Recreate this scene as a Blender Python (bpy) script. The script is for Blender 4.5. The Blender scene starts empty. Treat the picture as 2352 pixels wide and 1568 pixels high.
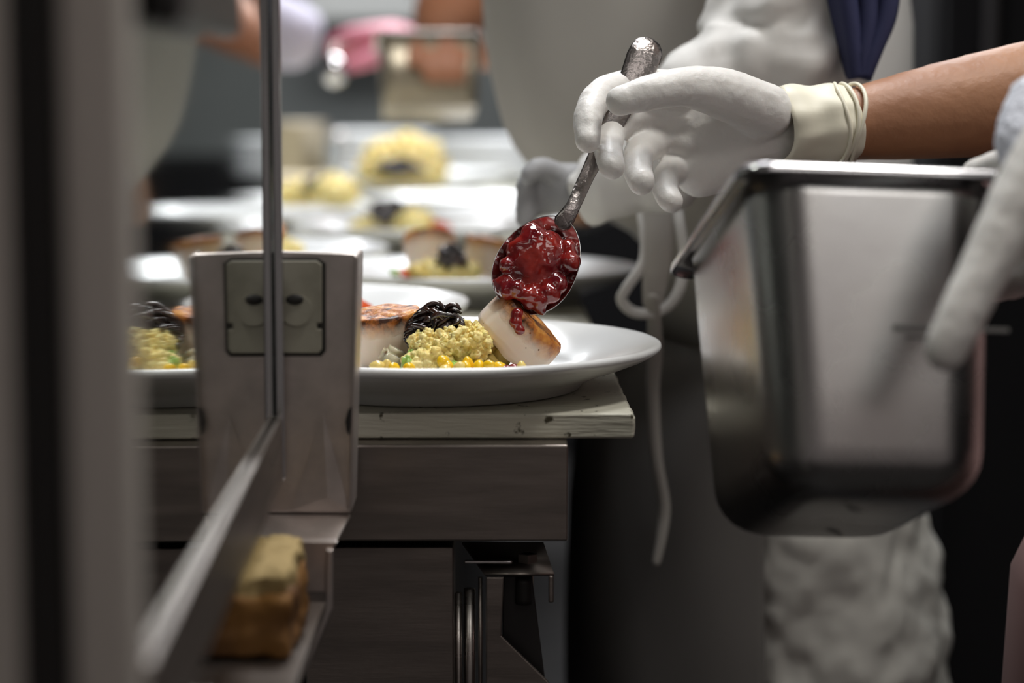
import bpy, bmesh, math, random
from mathutils import Vector, Matrix, noise, Euler
S = bpy.context.scene
C = S.collection

# ------------------------------------------------------------------ camera
F = 4965.0                      # focal length in pixels of the 2352 px wide frame
CAMZ = 1.098
ALPHA = math.atan(0.1146)       # downward pitch
cam_d = bpy.data.cameras.new('camera'); cam = bpy.data.objects.new('camera', cam_d); C.objects.link(cam)
cam_d.sensor_width = 36.0; cam_d.lens = F / 2352 * 36
cam.location = (0, 0, CAMZ); cam.rotation_euler = (math.pi/2 - ALPHA, 0, 0)
cam_d.clip_start = 0.02
cam_d.dof.use_dof = True; cam_d.dof.focus_distance = 1.27; cam_d.dof.aperture_fstop = 4.0
S.camera = cam
# ------------------------------------------------------------------ world, exposure
w = bpy.data.worlds.new('world'); S.world = w; w.use_nodes = True
w.node_tree.nodes['Background'].inputs[0].default_value = (0.80, 0.88, 1.0, 1)
w.node_tree.nodes['Background'].inputs[1].default_value = 0.012
S.view_settings.view_transform = 'Standard'; S.view_settings.look = 'None'
S.view_settings.exposure = -0.15; S.view_settings.gamma = 1.0; S.view_settings.use_curve_mapping = False
# ------------------------------------------------------------------ ceiling lamps (x, y, length x, length y, watts, colour)
LAMPS = [(0.05, 1.75, 0.45, 0.6, 19, (0.97, 0.98, 1.0)),
         (0.15, 3.6, 1.2, 0.6, 62, (0.93, 0.96, 1.0)),
         (0.90, -0.65, 1.2, 0.7, 4.5, (1.0, 0.93, 0.88)),  # unseen panel added behind the camera to brighten the pan and near steel
         (0.56, 0.98, 0.35, 0.35, 13, (1.0, 0.97, 0.92)),
         (-0.5, 5.6, 1.2, 0.6, 40, (0.93, 0.96, 1.0))]

def W(u, v, y):
    """point of the room seen at photograph pixel (u, v) at the distance y down the pass"""
    a, b = (u-1176)/F, -(v-784)/F
    d = Vector((a, math.cos(ALPHA)+b*math.sin(ALPHA), -math.sin(ALPHA)+b*math.cos(ALPHA)))
    return Vector((0, 0, CAMZ)) + d*(y/d.y)

# ------------------------------------------------------------------ materials
def mat(name, col, rough=.5, metal=0, spec=.5, coat=0, sss=0, noise_amt=0, nscale=30, col2=None, bump=0, bscale=60, rnoise=0, stretch=(1,1,1), detail=4, lo=.35, hi=.65, emis=None, estr=0, sssr=(.01,.004,.002)):
    m = bpy.data.materials.new(name); m.use_nodes = True
    nt = m.node_tree; N = nt.nodes; L = nt.links; b = N['Principled BSDF']
    b.inputs['Base Color'].default_value = (*col, 1); b.inputs['Roughness'].default_value = rough
    b.inputs['Metallic'].default_value = metal; b.inputs['Specular IOR Level'].default_value = spec
    b.inputs['Coat Weight'].default_value = coat; b.inputs['Coat Roughness'].default_value = .08
    if sss:
        b.inputs['Subsurface Weight'].default_value = sss; b.inputs['Subsurface Radius'].default_value = (1,.5,.3)
        b.inputs['Subsurface Scale'].default_value = sssr[0]
    if emis:
        b.inputs['Emission Color'].default_value = (*emis, 1); b.inputs['Emission Strength'].default_value = estr
    tc = N.new('ShaderNodeTexCoord'); mp = N.new('ShaderNodeMapping'); L.new(tc.outputs['Object'], mp.inputs[0])
    mp.inputs['Scale'].default_value = stretch
    if col2 or rnoise:
        n = N.new('ShaderNodeTexNoise'); n.inputs['Scale'].default_value = nscale; n.inputs['Detail'].default_value = detail
        L.new(mp.outputs[0], n.inputs['Vector'])
        r = N.new('ShaderNodeValToRGB'); r.color_ramp.elements[0].position = lo; r.color_ramp.elements[1].position = hi
        r.color_ramp.elements[0].color = (*col, 1); r.color_ramp.elements[1].color = (*(col2 or col), 1)
        L.new(n.outputs['Fac'], r.inputs[0])
        if col2: L.new(r.outputs[0], b.inputs['Base Color'])
        if rnoise:
            mr = N.new('ShaderNodeMapRange'); mr.inputs[3].default_value = max(0, rough-rnoise); mr.inputs[4].default_value = rough+rnoise
            mr.inputs[1].default_value = .3; mr.inputs[2].default_value = .7
            L.new(n.outputs['Fac'], mr.inputs[0]); L.new(mr.outputs[0], b.inputs['Roughness'])
    if bump:
        n2 = N.new('ShaderNodeTexNoise'); n2.inputs['Scale'].default_value = bscale; n2.inputs['Detail'].default_value = 5
        L.new(mp.outputs[0], n2.inputs['Vector'])
        bp = N.new('ShaderNodeBump'); bp.inputs['Strength'].default_value = min(1, bump); bp.inputs['Distance'].default_value = .002*max(1, bump)
        L.new(n2.outputs['Fac'], bp.inputs['Height']); L.new(bp.outputs[0], b.inputs['Normal'])
    return m

M = {}
M['bracket_steel'] = mat('pinkish_bracket_steel', (.84,.76,.72), .40, 1, rnoise=.10, nscale=28, col2=(.50,.45,.425), bump=.05, bscale=60, lo=.3, hi=.7)
M['grey_glove'] = mat('grey_glove', (.30,.30,.31), .6)
M['handle'] = mat('dark_spoon_handle', (.33,.30,.29), .24, 1, bump=.3, bscale=300)
M['porcelain'] = mat('white_porcelain', (.78,.79,.79), .24, coat=.2)
M['steel'] = mat('brushed_steel', (.56,.53,.50), .30, 1, rnoise=.08, nscale=9, stretch=(1,1,14), col2=(.44,.41,.385), bump=.04, bscale=200)
M['dark_steel'] = mat('worn_dark_steel', (.34,.30,.27), .36, 1, rnoise=.08, nscale=12, stretch=(1,1,9), col2=(.25,.22,.20), bump=.05, bscale=90)
M['pan_steel'] = mat('satin_pan_steel', (.55,.55,.55), .27, 1, rnoise=.05, nscale=14, col2=(.50,.49,.48), bump=.06, bscale=30)
M['pan_rim'] = mat('bright_pan_rim', (.66,.66,.68), .2, 1)
M['bright_steel'] = mat('bright_spoon_steel', (.72,.70,.70), .14, 1)
M['mirror'] = mat('glossy_panel', (.50,.53,.50), .035, 1)
M['post'] = mat('matt_aluminium', (.66,.61,.56), .5, .5, col2=(.58,.54,.49), nscale=5, stretch=(8,8,1))
M['black'] = mat('black_rubber', (.012,.010,.009), .6)
M['black_iron'] = mat('black_painted_metal', (.015,.013,.013), .4)
M['board'] = mat('worn_white_board', (.62,.60,.50), .5, col2=(.52,.50,.41), nscale=14, bump=.5, bscale=120, stretch=(.3,1.5,3))
M['label'] = mat('beige_plastic', (.33,.31,.25), .5, col2=(.20,.185,.145), nscale=40, lo=.4, hi=.7)
M['grime'] = mat('dark_grime', (.02,.018,.014), .8)
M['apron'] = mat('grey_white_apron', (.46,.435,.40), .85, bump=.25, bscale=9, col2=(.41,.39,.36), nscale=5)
M['jacket'] = mat('white_jacket', (.74,.73,.71), .8, bump=.2, bscale=14)
M['trousers'] = mat('pale_trousers', (.84,.83,.77), .85, col2=(.62,.61,.57), nscale=11, bump=.8, bscale=14, lo=.3, hi=.7)
M['navy'] = mat('navy_cloth', (.022,.027,.085), .8, bump=.4, bscale=15)
M['glove'] = mat('white_latex_glove', (.76,.74,.71), .45, sss=.08, bump=1.0, bscale=55, sssr=(.004,0,0))
M['cuff'] = mat('cream_glove_band', (.80,.76,.62), .5)
M['skin'] = mat('tan_skin', (.40,.19,.095), .5, sss=.12, bump=.3, bscale=160, col2=(.31,.135,.065), nscale=18, sssr=(.006,0,0))
M['skin_far'] = mat('brown_skin', (.40,.17,.09), .5, sss=.1)
M['pink'] = mat('pink_glove', (.62,.20,.27), .5)
M['lilac'] = mat('lilac_white_cloth', (.42,.40,.48), .8)
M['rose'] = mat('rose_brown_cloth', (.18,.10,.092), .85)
M['terry'] = mat('white_towelling', (.70,.72,.80), .95, bump=1, bscale=260)
M['black_cloth'] = mat('black_cloth', (.012,.011,.012), .9, spec=.1)
M['wall'] = mat('grey_wall', (.20,.21,.20), .7, col2=(.16,.17,.165), nscale=2)
M['wall_dark'] = mat('dark_wall', (.010,.0095,.010), .95, spec=.1)
M['wall_front'] = mat('warm_grey_wall', (.40,.35,.34), .8)
M['floor'] = mat('dark_quarry_floor', (.022,.019,.018), .7, col2=(.013,.012,.012), nscale=8)
M['ceiling'] = mat('ceiling_tile', (.30,.30,.29), .9)
M['cabinet'] = mat('white_cabinet', (.72,.72,.69), .5)
M['lamp'] = mat('lamp_diffuser', (.9,.9,.9), .5, emis=(1,.98,.94), estr=2.0)
M['onion'] = mat('caramelised_onion', (.012,.006,.005), .17, coat=1, col2=(.07,.022,.010), nscale=90, bump=.6, bscale=220, lo=.45, hi=.75)
M['cauli'] = mat('cauliflower_cream', (.84,.67,.21), .42, sss=.3, col2=(.90,.78,.36), nscale=120, bump=.5, bscale=500, sssr=(.003,0,0))
M['corn'] = mat('yellow_corn', (.90,.56,.012), .25, sss=.2, coat=.3, sssr=(.003,0,0))
M['pale_corn'] = mat('pale_corn', (.82,.64,.20), .25, sss=.2, coat=.3, sssr=(.003,0,0))
M['green'] = mat('green_zucchini', (.30,.55,.08), .3, sss=.15, coat=.3, col2=(.45,.62,.25), nscale=150, sssr=(.003,0,0))
M['pepper'] = mat('red_pepper', (.75,.10,.02), .25, coat=.5)
M['squash'] = mat('yellow_squash', (.74,.56,.16), .3, sss=.2, coat=.3, sssr=(.003,0,0))
M['clear_onion'] = mat('translucent_onion', (.70,.64,.44), .2, sss=.4, coat=.5, sssr=(.004,0,0), col2=(.62,.58,.42), nscale=90)
M['sauce'] = mat('red_berry_sauce', (.11,.003,.008), .12, coat=1, sss=.12, col2=(.33,.02,.012), nscale=60, sssr=(.004,0,0), bump=.35, bscale=150)
M['toast'] = mat('toasted_bread', (.24,.11,.02), .7, col2=(.09,.035,.008), nscale=22, bump=1, bscale=90)
M['crumb'] = mat('pale_bread_crumb', (.36,.26,.11), .85, bump=1, bscale=120)
M['kettle'] = mat('tan_metal_pot', (.34,.29,.21), .35, .7)

def scallop_mat():
    m = bpy.data.materials.new('seared_scallop'); m.use_nodes = True
    nt = m.node_tree; N = nt.nodes; L = nt.links; b = N['Principled BSDF']
    tc = N.new('ShaderNodeTexCoord'); sx = N.new('ShaderNodeSeparateXYZ'); L.new(tc.outputs['Object'], sx.inputs[0])
    n = N.new('ShaderNodeTexNoise'); n.inputs['Scale'].default_value = 120; n.inputs['Detail'].default_value = 6; L.new(tc.outputs['Object'], n.inputs['Vector'])
    a = N.new('ShaderNodeMath'); a.operation = 'MULTIPLY_ADD'; L.new(n.outputs['Fac'], a.inputs[0]); a.inputs[1].default_value = .009; L.new(sx.outputs['Z'], a.inputs[2])
    r = N.new('ShaderNodeMapRange'); r.inputs[1].default_value = .0085; r.inputs[2].default_value = .0175; L.new(a.outputs[0], r.inputs[0])
    body = N.new('ShaderNodeValToRGB'); body.color_ramp.elements[0].color = (.82,.66,.52,1); body.color_ramp.elements[1].color = (.86,.74,.62,1)
    n3 = N.new('ShaderNodeTexNoise'); n3.inputs['Scale'].default_value = 50; mp = N.new('ShaderNodeMapping'); mp.inputs['Scale'].default_value = (1,1,.15)
    L.new(tc.outputs['Object'], mp.inputs[0]); L.new(mp.outputs[0], n3.inputs['Vector']); L.new(n3.outputs['Fac'], body.inputs[0])
    v = N.new('ShaderNodeTexVoronoi'); v.inputs['Scale'].default_value = 150; L.new(tc.outputs['Object'], v.inputs['Vector'])
    sp = N.new('ShaderNodeMath'); sp.operation = 'LESS_THAN'; sp.inputs[1].default_value = .085; L.new(v.outputs['Distance'], sp.inputs[0])
    mxs = N.new('ShaderNodeMix'); mxs.data_type = 'RGBA'; L.new(sp.outputs[0], mxs.inputs[0]); L.new(body.outputs[0], mxs.inputs[6]); mxs.inputs[7].default_value = (.07,.035,.02,1)
    sear = N.new('ShaderNodeValToRGB'); e = sear.color_ramp.elements
    e[0].position = .36; e[0].color = (.05,.014,.004,1); e[1].position = .66; e[1].color = (.70,.32,.06,1)
    x = e.new(.47); x.color = (.42,.13,.018,1)
    n4 = N.new('ShaderNodeTexNoise'); n4.inputs['Scale'].default_value = 110; n4.inputs['Detail'].default_value = 8; L.new(tc.outputs['Object'], n4.inputs['Vector']); L.new(n4.outputs['Fac'], sear.inputs[0])
    mx = N.new('ShaderNodeMix'); mx.data_type = 'RGBA'; L.new(r.outputs[0], mx.inputs[0]); L.new(mxs.outputs[2], mx.inputs[6]); L.new(sear.outputs[0], mx.inputs[7])
    L.new(mx.outputs[2], b.inputs['Base Color']); b.inputs['Roughness'].default_value = .52; b.inputs['Coat Weight'].default_value = .05; b.inputs['Specular IOR Level'].default_value = .35
    b.inputs['Subsurface Weight'].default_value = .3; b.inputs['Subsurface Radius'].default_value = (1,.5,.3); b.inputs['Subsurface Scale'].default_value = .005
    bp = N.new('ShaderNodeBump'); bp.inputs['Strength'].default_value = 1; bp.inputs['Distance'].default_value = .0022
    mm = N.new('ShaderNodeMath'); mm.operation = 'MULTIPLY'; L.new(n4.outputs['Fac'], mm.inputs[0]); L.new(r.outputs[0], mm.inputs[1]); L.new(mm.outputs[0], bp.inputs['Height']); L.new(bp.outputs[0], b.inputs['Normal'])
    return m
M['scallop'] = scallop_mat()

def board_mat():
    m = M['board']; nt = m.node_tree; N = nt.nodes; L = nt.links; b = N['Principled BSDF']
    src = b.inputs['Base Color'].links[0].from_socket
    tc = N.new('ShaderNodeTexCoord'); mp = N.new('ShaderNodeMapping'); mp.inputs['Scale'].default_value = (1,.5,.8); L.new(tc.outputs['Object'], mp.inputs[0])
    n = N.new('ShaderNodeTexNoise'); n.inputs['Scale'].default_value = 130; n.inputs['Detail'].default_value = 3; L.new(mp.outputs[0], n.inputs['Vector'])
    r = N.new('ShaderNodeMapRange'); r.inputs[1].default_value = .66; r.inputs[2].default_value = .72; L.new(n.outputs['Fac'], r.inputs[0])
    mx = N.new('ShaderNodeMix'); mx.data_type = 'RGBA'; L.new(r.outputs[0], mx.inputs[0]); L.new(src, mx.inputs[6]); mx.inputs[7].default_value = (.06,.05,.025,1)
    L.new(mx.outputs[2], b.inputs['Base Color'])
board_mat()

# ------------------------------------------------------------------ helpers
def link(name, me, m=None, parent=None, smooth=True):
    o = bpy.data.objects.new(name, me); C.objects.link(o)
    if m: me.materials.append(m)
    if parent: o.parent = parent
    if smooth:
        for p in me.polygons: p.use_smooth = True
    return o
def from_bm(name, bm, m, parent=None, smooth=True):
    bmesh.ops.recalc_face_normals(bm, faces=bm.faces)
    me = bpy.data.meshes.new(name); bm.to_mesh(me); bm.free()
    return link(name, me, m, parent, smooth)
def tag(o, label, cat, group=None):
    o['label'] = label; o['category'] = cat
    if group: o['group'] = group
    return o
def empty(name, loc, label, cat, group=None):
    o = bpy.data.objects.new(name, None); C.objects.link(o); o.location = loc; o.empty_display_size = .02
    return tag(o, label, cat, group)
def struct(o): o['kind'] = 'structure'; return o
def stuff(o): o['kind'] = 'stuff'; return o
def under(o, parent):
    """make o a child of parent, keeping its place"""
    bpy.context.view_layer.update()
    o.parent = parent; o.matrix_parent_inverse = parent.matrix_world.inverted(); return o
def bevel(o, wd=.001, seg=3, ang=30):
    b = o.modifiers.new('bevel', 'BEVEL'); b.width = wd; b.segments = seg; b.limit_method = 'ANGLE'; b.angle_limit = math.radians(ang)
    return o
def bm_box(bm, lo, hi):
    vs = [bm.verts.new((x,y,z)) for x in (lo[0],hi[0]) for y in (lo[1],hi[1]) for z in (lo[2],hi[2])]
    for f in ((0,1,3,2),(4,6,7,5),(0,4,5,1),(2,3,7,6),(0,2,6,4),(1,5,7,3)): bm.faces.new([vs[i] for i in f])
def box(name, lo, hi, m, parent=None, bev=.001):
    bm = bmesh.new(); bm_box(bm, lo, hi); o = from_bm(name, bm, m, parent, smooth=False)
    if bev: bevel(o, bev, 3); [setattr(p, 'use_smooth', True) for p in o.data.polygons]; o.modifiers.new('wn', 'WEIGHTED_NORMAL')
    return o
def bm_tube(bm, pts, rad, n=16, flat=None, up=Vector((0,0,1)), cap=True):
    """closed sweep; flat=(a,b) multiplies the radius along the side / up directions; round ends"""
    P = [Vector(p) for p in pts]; R = list(rad) if hasattr(rad,'__len__') else [rad]*len(P)
    # Catmull-Rom refine
    Q, RR = [], []
    for i in range(len(P)-1):
        p0, p1, p2, p3 = P[max(i-1,0)], P[i], P[i+1], P[min(i+2,len(P)-1)]
        for k in range(4):
            t = k/4
            Q.append(.5*((2*p1)+(p2-p0)*t+(2*p0-5*p1+4*p2-p3)*t*t+(3*p1-p0-3*p2+p3)*t**3)); RR.append(R[i]*(1-t)+R[i+1]*t)
    Q.append(P[-1]); RR.append(R[-1])
    if cap:
        d0 = (Q[0]-Q[1]).normalized(); d1 = (Q[-1]-Q[-2]).normalized(); a, b, ra, rb = Q[0], Q[-1], RR[0], RR[-1]
        pre = [(a+d0*ra*s, ra*math.sqrt(max(0,1-s*s))) for s in (.98,.85,.6,.3)]
        post = [(b+d1*rb*s, rb*math.sqrt(max(0,1-s*s))) for s in (.3,.6,.85,.98)]
        Q = [p for p,_ in pre]+Q+[p for p,_ in post]; RR = [r for _,r in pre]+RR+[r for _,r in post]
    rings = []; side = None
    for i, q in enumerate(Q):
        t = (Q[min(i+1,len(Q)-1)]-Q[max(i-1,0)]).normalized()
        if side is None:
            side = t.cross(up)
            if side.length < .1: side = t.cross(Vector((1,0,0)))
        side = (side - t*side.dot(t)).normalized(); upv = side.cross(t)
        fa, fb = flat if flat else (1,1)
        rings.append([bm.verts.new(q + side*math.cos(2*math.pi*k/n)*RR[i]*fa + upv*math.sin(2*math.pi*k/n)*RR[i]*fb) for k in range(n)])
    for a, b in zip(rings, rings[1:]):
        for k in range(n): bm.faces.new((a[k],a[(k+1)%n],b[(k+1)%n],b[k]))
    bm.faces.new(rings[0]); bm.faces.new(rings[-1])
def bm_ball(bm, c, r, sub=2, nz=0, nf=40, seed=0, rot=None):
    res = bmesh.ops.create_icosphere(bm, subdivisions=sub, radius=1)
    r = Vector(r) if hasattr(r,'__len__') else Vector((r,r,r))
    for v in res['verts']:
        d = v.co.copy()
        k = 1 + (nz*noise.noise(d*nf+Vector((seed*3.1,seed*1.7,seed*.3))) if nz else 0)
        p = Vector((d.x*r.x, d.y*r.y, d.z*r.z))*k
        if rot: p = rot @ p
        v.co = p + Vector(c)
def bake(o):
    """apply the modifiers into a new mesh"""
    bpy.context.view_layer.update()
    dg = bpy.context.evaluated_depsgraph_get()
    me = bpy.data.meshes.new_from_object(o.evaluated_get(dg)); mats = [s.material for s in o.material_slots]
    o.modifiers.clear(); old = o.data; o.data = me; bpy.data.meshes.remove(old)
    if not me.materials:
        for mm in mats: me.materials.append(mm)
    for p in me.polygons: p.use_smooth = True
    return o
def remesh(o, vox, sm=3, disp=0, size=.02, ttype='CLOUDS'):
    r = o.modifiers.new('r','REMESH'); r.mode = 'VOXEL'; r.voxel_size = vox; r.use_smooth_shade = True
    s = o.modifiers.new('s','SMOOTH'); s.iterations = sm; s.factor = .6
    if disp:
        t = bpy.data.textures.new('t', ttype); t.noise_scale = size
        d = o.modifiers.new('d','DISPLACE'); d.texture = t; d.strength = disp; d.mid_level = .5; d.texture_coords = 'LOCAL'
    return bake(o)
def bm_lathe(bm, prof, n=96):
    rings = []
    for r, z in prof:
        rings.append([bm.verts.new((0,0,z))] if r < 1e-6 else [bm.verts.new((r*math.cos(2*math.pi*k/n), r*math.sin(2*math.pi*k/n), z)) for k in range(n)])
    for a, b in zip(rings, rings[1:]):
        for k in range(n):
            j = (k+1)%n
            if len(a)==1 and len(b)==1: continue
            if len(a)==1: bm.faces.new((a[0],b[j],b[k]))
            elif len(b)==1: bm.faces.new((a[k],a[j],b[0]))
            else: bm.faces.new((a[k],a[j],b[j],b[k]))
def bm_loft(bm, rings, close=True):
    R = [[bm.verts.new(p) for p in r] for r in rings]; n = len(R[0])
    for a, b in zip(R, R[1:]):
        for k in range(n if close else n-1): bm.faces.new((a[k],a[(k+1)%n],b[(k+1)%n],b[k]))
    return R
def plate_poly(name, pts, y, th, m, parent=None, bev=.0008):
    """flat plate cut to an outline given as photograph pixels on the vertical plane y, th thick away from the camera"""
    bm = bmesh.new(); a = [bm.verts.new(W(u,v,y)) for u,v in pts]; b = [bm.verts.new(Vector(p.co)+Vector((0,th,0))) for p in a]
    bm.faces.new(a); bm.faces.new(b[::-1]); n = len(a)
    for i in range(n): bm.faces.new((a[i],a[(i+1)%n],b[(i+1)%n],b[i]))
    o = from_bm(name, bm, m, parent, False)
    if bev: bevel(o, bev, 2)
    return o
def copy_tree(o, parent=None):
    c = o.copy(); C.objects.link(c)
    if parent: c.parent = parent
    for ch in list(o.children): copy_tree(ch, c)
    return c
def rr(w_, l_, r, z, cx=0, cy=0, n=8):
    pts = []
    for q, (sx, sy) in enumerate(((1,1),(-1,1),(-1,-1),(1,-1))):
        for k in range(n+1):
            a = math.pi/2*(q + k/n)
            pts.append(Vector((cx+sx*(w_/2-r)+r*math.cos(a), cy+sy*(l_/2-r)+r*math.sin(a), z)))
    return pts

# ------------------------------------------------------------------ the room
XL, XR, YB, YF, ZC = -2.2, 2.6, -1.2, 7.6, 2.5
def slab(name, lo, hi, m): return struct(box(name, lo, hi, m, bev=0))
slab('floor', (XL,YB,-.1), (XR,YF,0), M['floor'])
slab('ceiling', (XL,YB,ZC), (XR,YF,ZC+.1), M['ceiling'])
slab('wall_left', (XL-.1,YB,0), (XL,YF,ZC), M['wall'])
slab('wall_right', (XR,YB,0), (XR+.1,YF,ZC), M['wall_dark'])
slab('wall_back', (XL,YF,0), (XR,YF+.1,ZC), M['wall'])
slab('wall_front', (XL,YB-.1,0), (XR,YB,ZC), M['wall_front'])
for i, (x, y, lx, ly, wt, col) in enumerate(LAMPS):
    t = empty('ceiling_light', (x, y, ZC-.06), ['white ceiling light panel above the near end of the pass', 'white ceiling light panel above the far plates', 'unseen ceiling panel added on the viewer side to brighten the steel pan', 'white ceiling light panel above the person with the spoon', 'white ceiling light panel by the back wall'][i], 'light', 'ceiling lights')
    box('frame', (-lx/2-.03,-ly/2-.03,.0), (lx/2+.03,ly/2+.03,.055), M['cabinet'], t, .004)
    box('diffuser', (-lx/2,-ly/2,-.008), (lx/2,ly/2,-.001), M['lamp'], t, .002)
    ld = bpy.data.lights.new('lamp', 'AREA'); ld.shape = 'RECTANGLE'; ld.size = lx; ld.size_y = ly; ld.energy = wt; ld.color = col
    lo = bpy.data.objects.new('lamp', ld); C.objects.link(lo); lo.parent = t; lo.location = (0,0,-.02)

# ------------------------------------------------------------------ the pass: table, board
ZB = .920                       # top of the board
t = empty('steel_pass_table', (-.35, 1.178, 0), 'long dark stainless steel table under the white board', 'table')
def tpart(o): o.location = -Vector(t.location); return o
tx1 = W(1305,1020,1.178).x
zt = ZB-.0145; z1 = W(1000,1243,1.178).z
tpart(box('table_top', (-.74,1.178,z1), (tx1,5.3,zt), M['dark_steel'], t, .0012))
zb = W(900,1256,1.19).z
tpart(box('apron_panel', (W(700,1400,1.19).x,1.19,.10), (W(1042,1400,1.19).x,1.23,zb), M['dark_steel'], t, .0012))
tpart(box('apron_panel', (-.74,1.24,.10), (W(1040,1400,1.24).x,5.2,z1-.001), M['black_iron'], t, .001))
for k,(u0,u1,vt,yy,mm) in enumerate([(1044,1061,1362,1.2,'steel'),(1064,1092,1354,1.203,'steel'),(1098,1108,1326,1.2,'dark_steel')]):
    bm = bmesh.new(); a = W((u0+u1)/2,vt,yy); r = (u1-u0)/2*yy/F
    bm_tube(bm, [(a.x,yy+r,.1),(a.x,yy+r,.5),(a.x,yy+r,a.z)], r, 16, cap=False); tpart(from_bm('guide_rail', bm, M[mm], t))
for dy, dx in ((5.1,-.05),(5.1,-.70),(1.3,-.70)):
    tpart(box('leg', (dx-.02,dy-.02,0), (dx+.02,dy+.02,z1), M['steel'], t, .003))
tpart(box('leg', (W(1020,1400,1.25).x-.05,1.245,0), (W(1020,1400,1.25).x-.01,1.285,z1), M['steel'], t, .003))
# catch bracket under the table's corner
t = empty('latch_bracket', W(1190,1300,1.2), 'small dark steel latch bracket with bolt under the table corner', 'bracket')
y0 = 1.195
def kid(o): under(o, t); return o
kid(plate_poly('side_plate', [(1116,1325),(1158,1325),(1152,1460),(1262,1568),(1275,1640),(1116,1640)], y0, .003, M['dark_steel']))
kid(plate_poly('back_plate', [(1156,1322),(1222,1322),(1262,1640),(1150,1640)], y0+.012, .002, M['black_iron']))
bm = bmesh.new()
a0, a1, a2, a3 = W(1114,1322,y0), W(1272,1322,y0), W(1248,1250,y0+.05), W(1062,1250,y0+.05)
vs = [bm.verts.new(p) for p in (a0,a1,a2,a3)]; bm.faces.new(vs); o = from_bm('top_plate', bm, M['dark_steel']); sd = o.modifiers.new('s','SOLIDIFY'); sd.thickness = .0015; kid(o)
kid(plate_poly('hook', [(1260,1320),(1272,1322),(1272,1384),(1260,1384)], y0, .004, M['dark_steel']))
bm = bmesh.new()
bm_tube(bm, [W(1070,1290,y0+.004), W(1172,1290,y0+.004)], .0011, 8); kid(from_bm('catch_rod', bm, M['bright_steel']))
bm = bmesh.new(); c = W(1212,1302,y0+.02)
bm_tube(bm, [c-Vector((0,0,.022)), c+Vector((0,0,.008))], .0035, 12, cap=False)
bm_tube(bm, [c+Vector((0,0,.003)), c+Vector((0,0,.008))], .0062, 6, cap=False)
kid(from_bm('bolt', bm, M['dark_steel'], smooth=False))
bm = bmesh.new(); c = W(1203,1350,y0+.01); bm_tube(bm, [c+Vector((0,0,.006)), c-Vector((0,0,.009))], .0048, 12, cap=False); kid(from_bm('rubber_stop', bm, M['black']))

# cutting board: long, rough at the right edge
bm = bmesh.new(); random.seed(3)
bx1 = .0682; rings = []
ys = [1.198+.003*k for k in range(60)] + [1.38+.1*k for k in range(34)]
for y in ys:
    j = noise.noise(Vector((y*160,0,0)))*.0012 - .0117*(y-1.2)
    rings.append([Vector((-.62,y,ZB-.014)), Vector((bx1+j,y,ZB-.014)), Vector((bx1+.0007+j,y,ZB-.009)), Vector((bx1+.0007+j,y,ZB-.003)), Vector((bx1-.001+j*1.3,y,ZB)), Vector((-.62,y,ZB))])
R_ = bm_loft(bm, rings); bm.faces.new(R_[0]); bm.faces.new(R_[-1])
o = from_bm('cutting_board', bm, M['board'], smooth=False); bevel(o, .0012, 3)
tag(o, 'long worn white cutting board lying on the steel table under the plates', 'cutting board')

# ------------------------------------------------------------------ steel and glass screen at the left
M0, K = -.094, -.0266
def PX(y): return M0 + K*y
YP = .60
scr = empty('pass_screen', (PX(.85), .85, .92), 'tall glossy upright screen panel in a metal frame, left foreground', 'screen')
def sk(o): under(o, scr); return o
def slant(name, y0, y1, off0, off1, za, zb_, m, bev=.0008):
    """bar along the screen plane between y0 and y1, off0..off1 to its right"""
    bm = bmesh.new(); vs = []
    for off in (off0, off1):
        for y in (y0, y1):
            for z in (za, zb_): vs.append(bm.verts.new((PX(y)+off, y, z)))
    for f in ((0,1,3,2),(4,6,7,5),(0,4,5,1),(2,3,7,6),(0,2,6,4),(1,5,7,3)): bm.faces.new([vs[i] for i in f])
    o = from_bm(name, bm, m, None, False)
    if bev: bevel(o, bev, 2)
    return o
YE = 1.118
zc0, zc1 = W(650,1100,YE).z, W(640,955,YE).z
sk(slant('panel', YP+.026, YE-.001, -.006, 0, zc0, 1.75, M['mirror'], 0))
sk(slant('bottom_channel', YP+.026, YE-.002, .0001, .0042, zc0-.001, zc1, M['dark_steel'], .0012))
sk(slant('end_trim', YE-.004, YE+.002, .0001, .0052, zc0, 1.75, M['pan_rim'], .0012))
sk(slant('back_channel', YP+.026, YE, -.012, -.0062, zc0-.001, 1.75, M['steel']))
# near upright post with a black seal
sk(box('post', (W(142,700,YP).x,YP,.45), (W(292,700,YP).x,YP+.022,1.75), M['post'], None, .003))
sk(box('seal', (W(34,700,YP).x,YP-.001,.45), (W(141.5,700,YP).x,YP+.015,1.75), M['black'], None, .001))
sk(box('outer_post', (W(-160,700,YP).x,YP,.45), (W(33.5,700,YP).x,YP+.022,1.75), M['post'], None, .003))
# black clamp on the panel
o = slant('black_clamp', .66, .84, .0005, .0125, W(400,66,.70).z, 1.35, M['black_iron'], .004)
tag(o, 'black metal clamp fixed to the glossy panel at the top left', 'clamp')

# bracket that holds the screen
YK = 1.126
bk = empty('screen_bracket', W(720,900,YK), 'worn grey steel bracket with a pale pad holding the screen edge', 'bracket')
def bkid(o): under(o, bk); return o
xa = 600
bkid(plate_poly('face_plate', [(xa,576),(640,576),(815,582),(822,590),(813,900),(806,1178),(xa,1176)], YK, .0022, M['bracket_steel'], None, .0009))
bkid(plate_poly('side_flange', [(813,584),(823,590),(814,900),(807,1176),(800,1176),(806,900)], YK-.006, .04, M['bracket_steel'], None, .0016))
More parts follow.
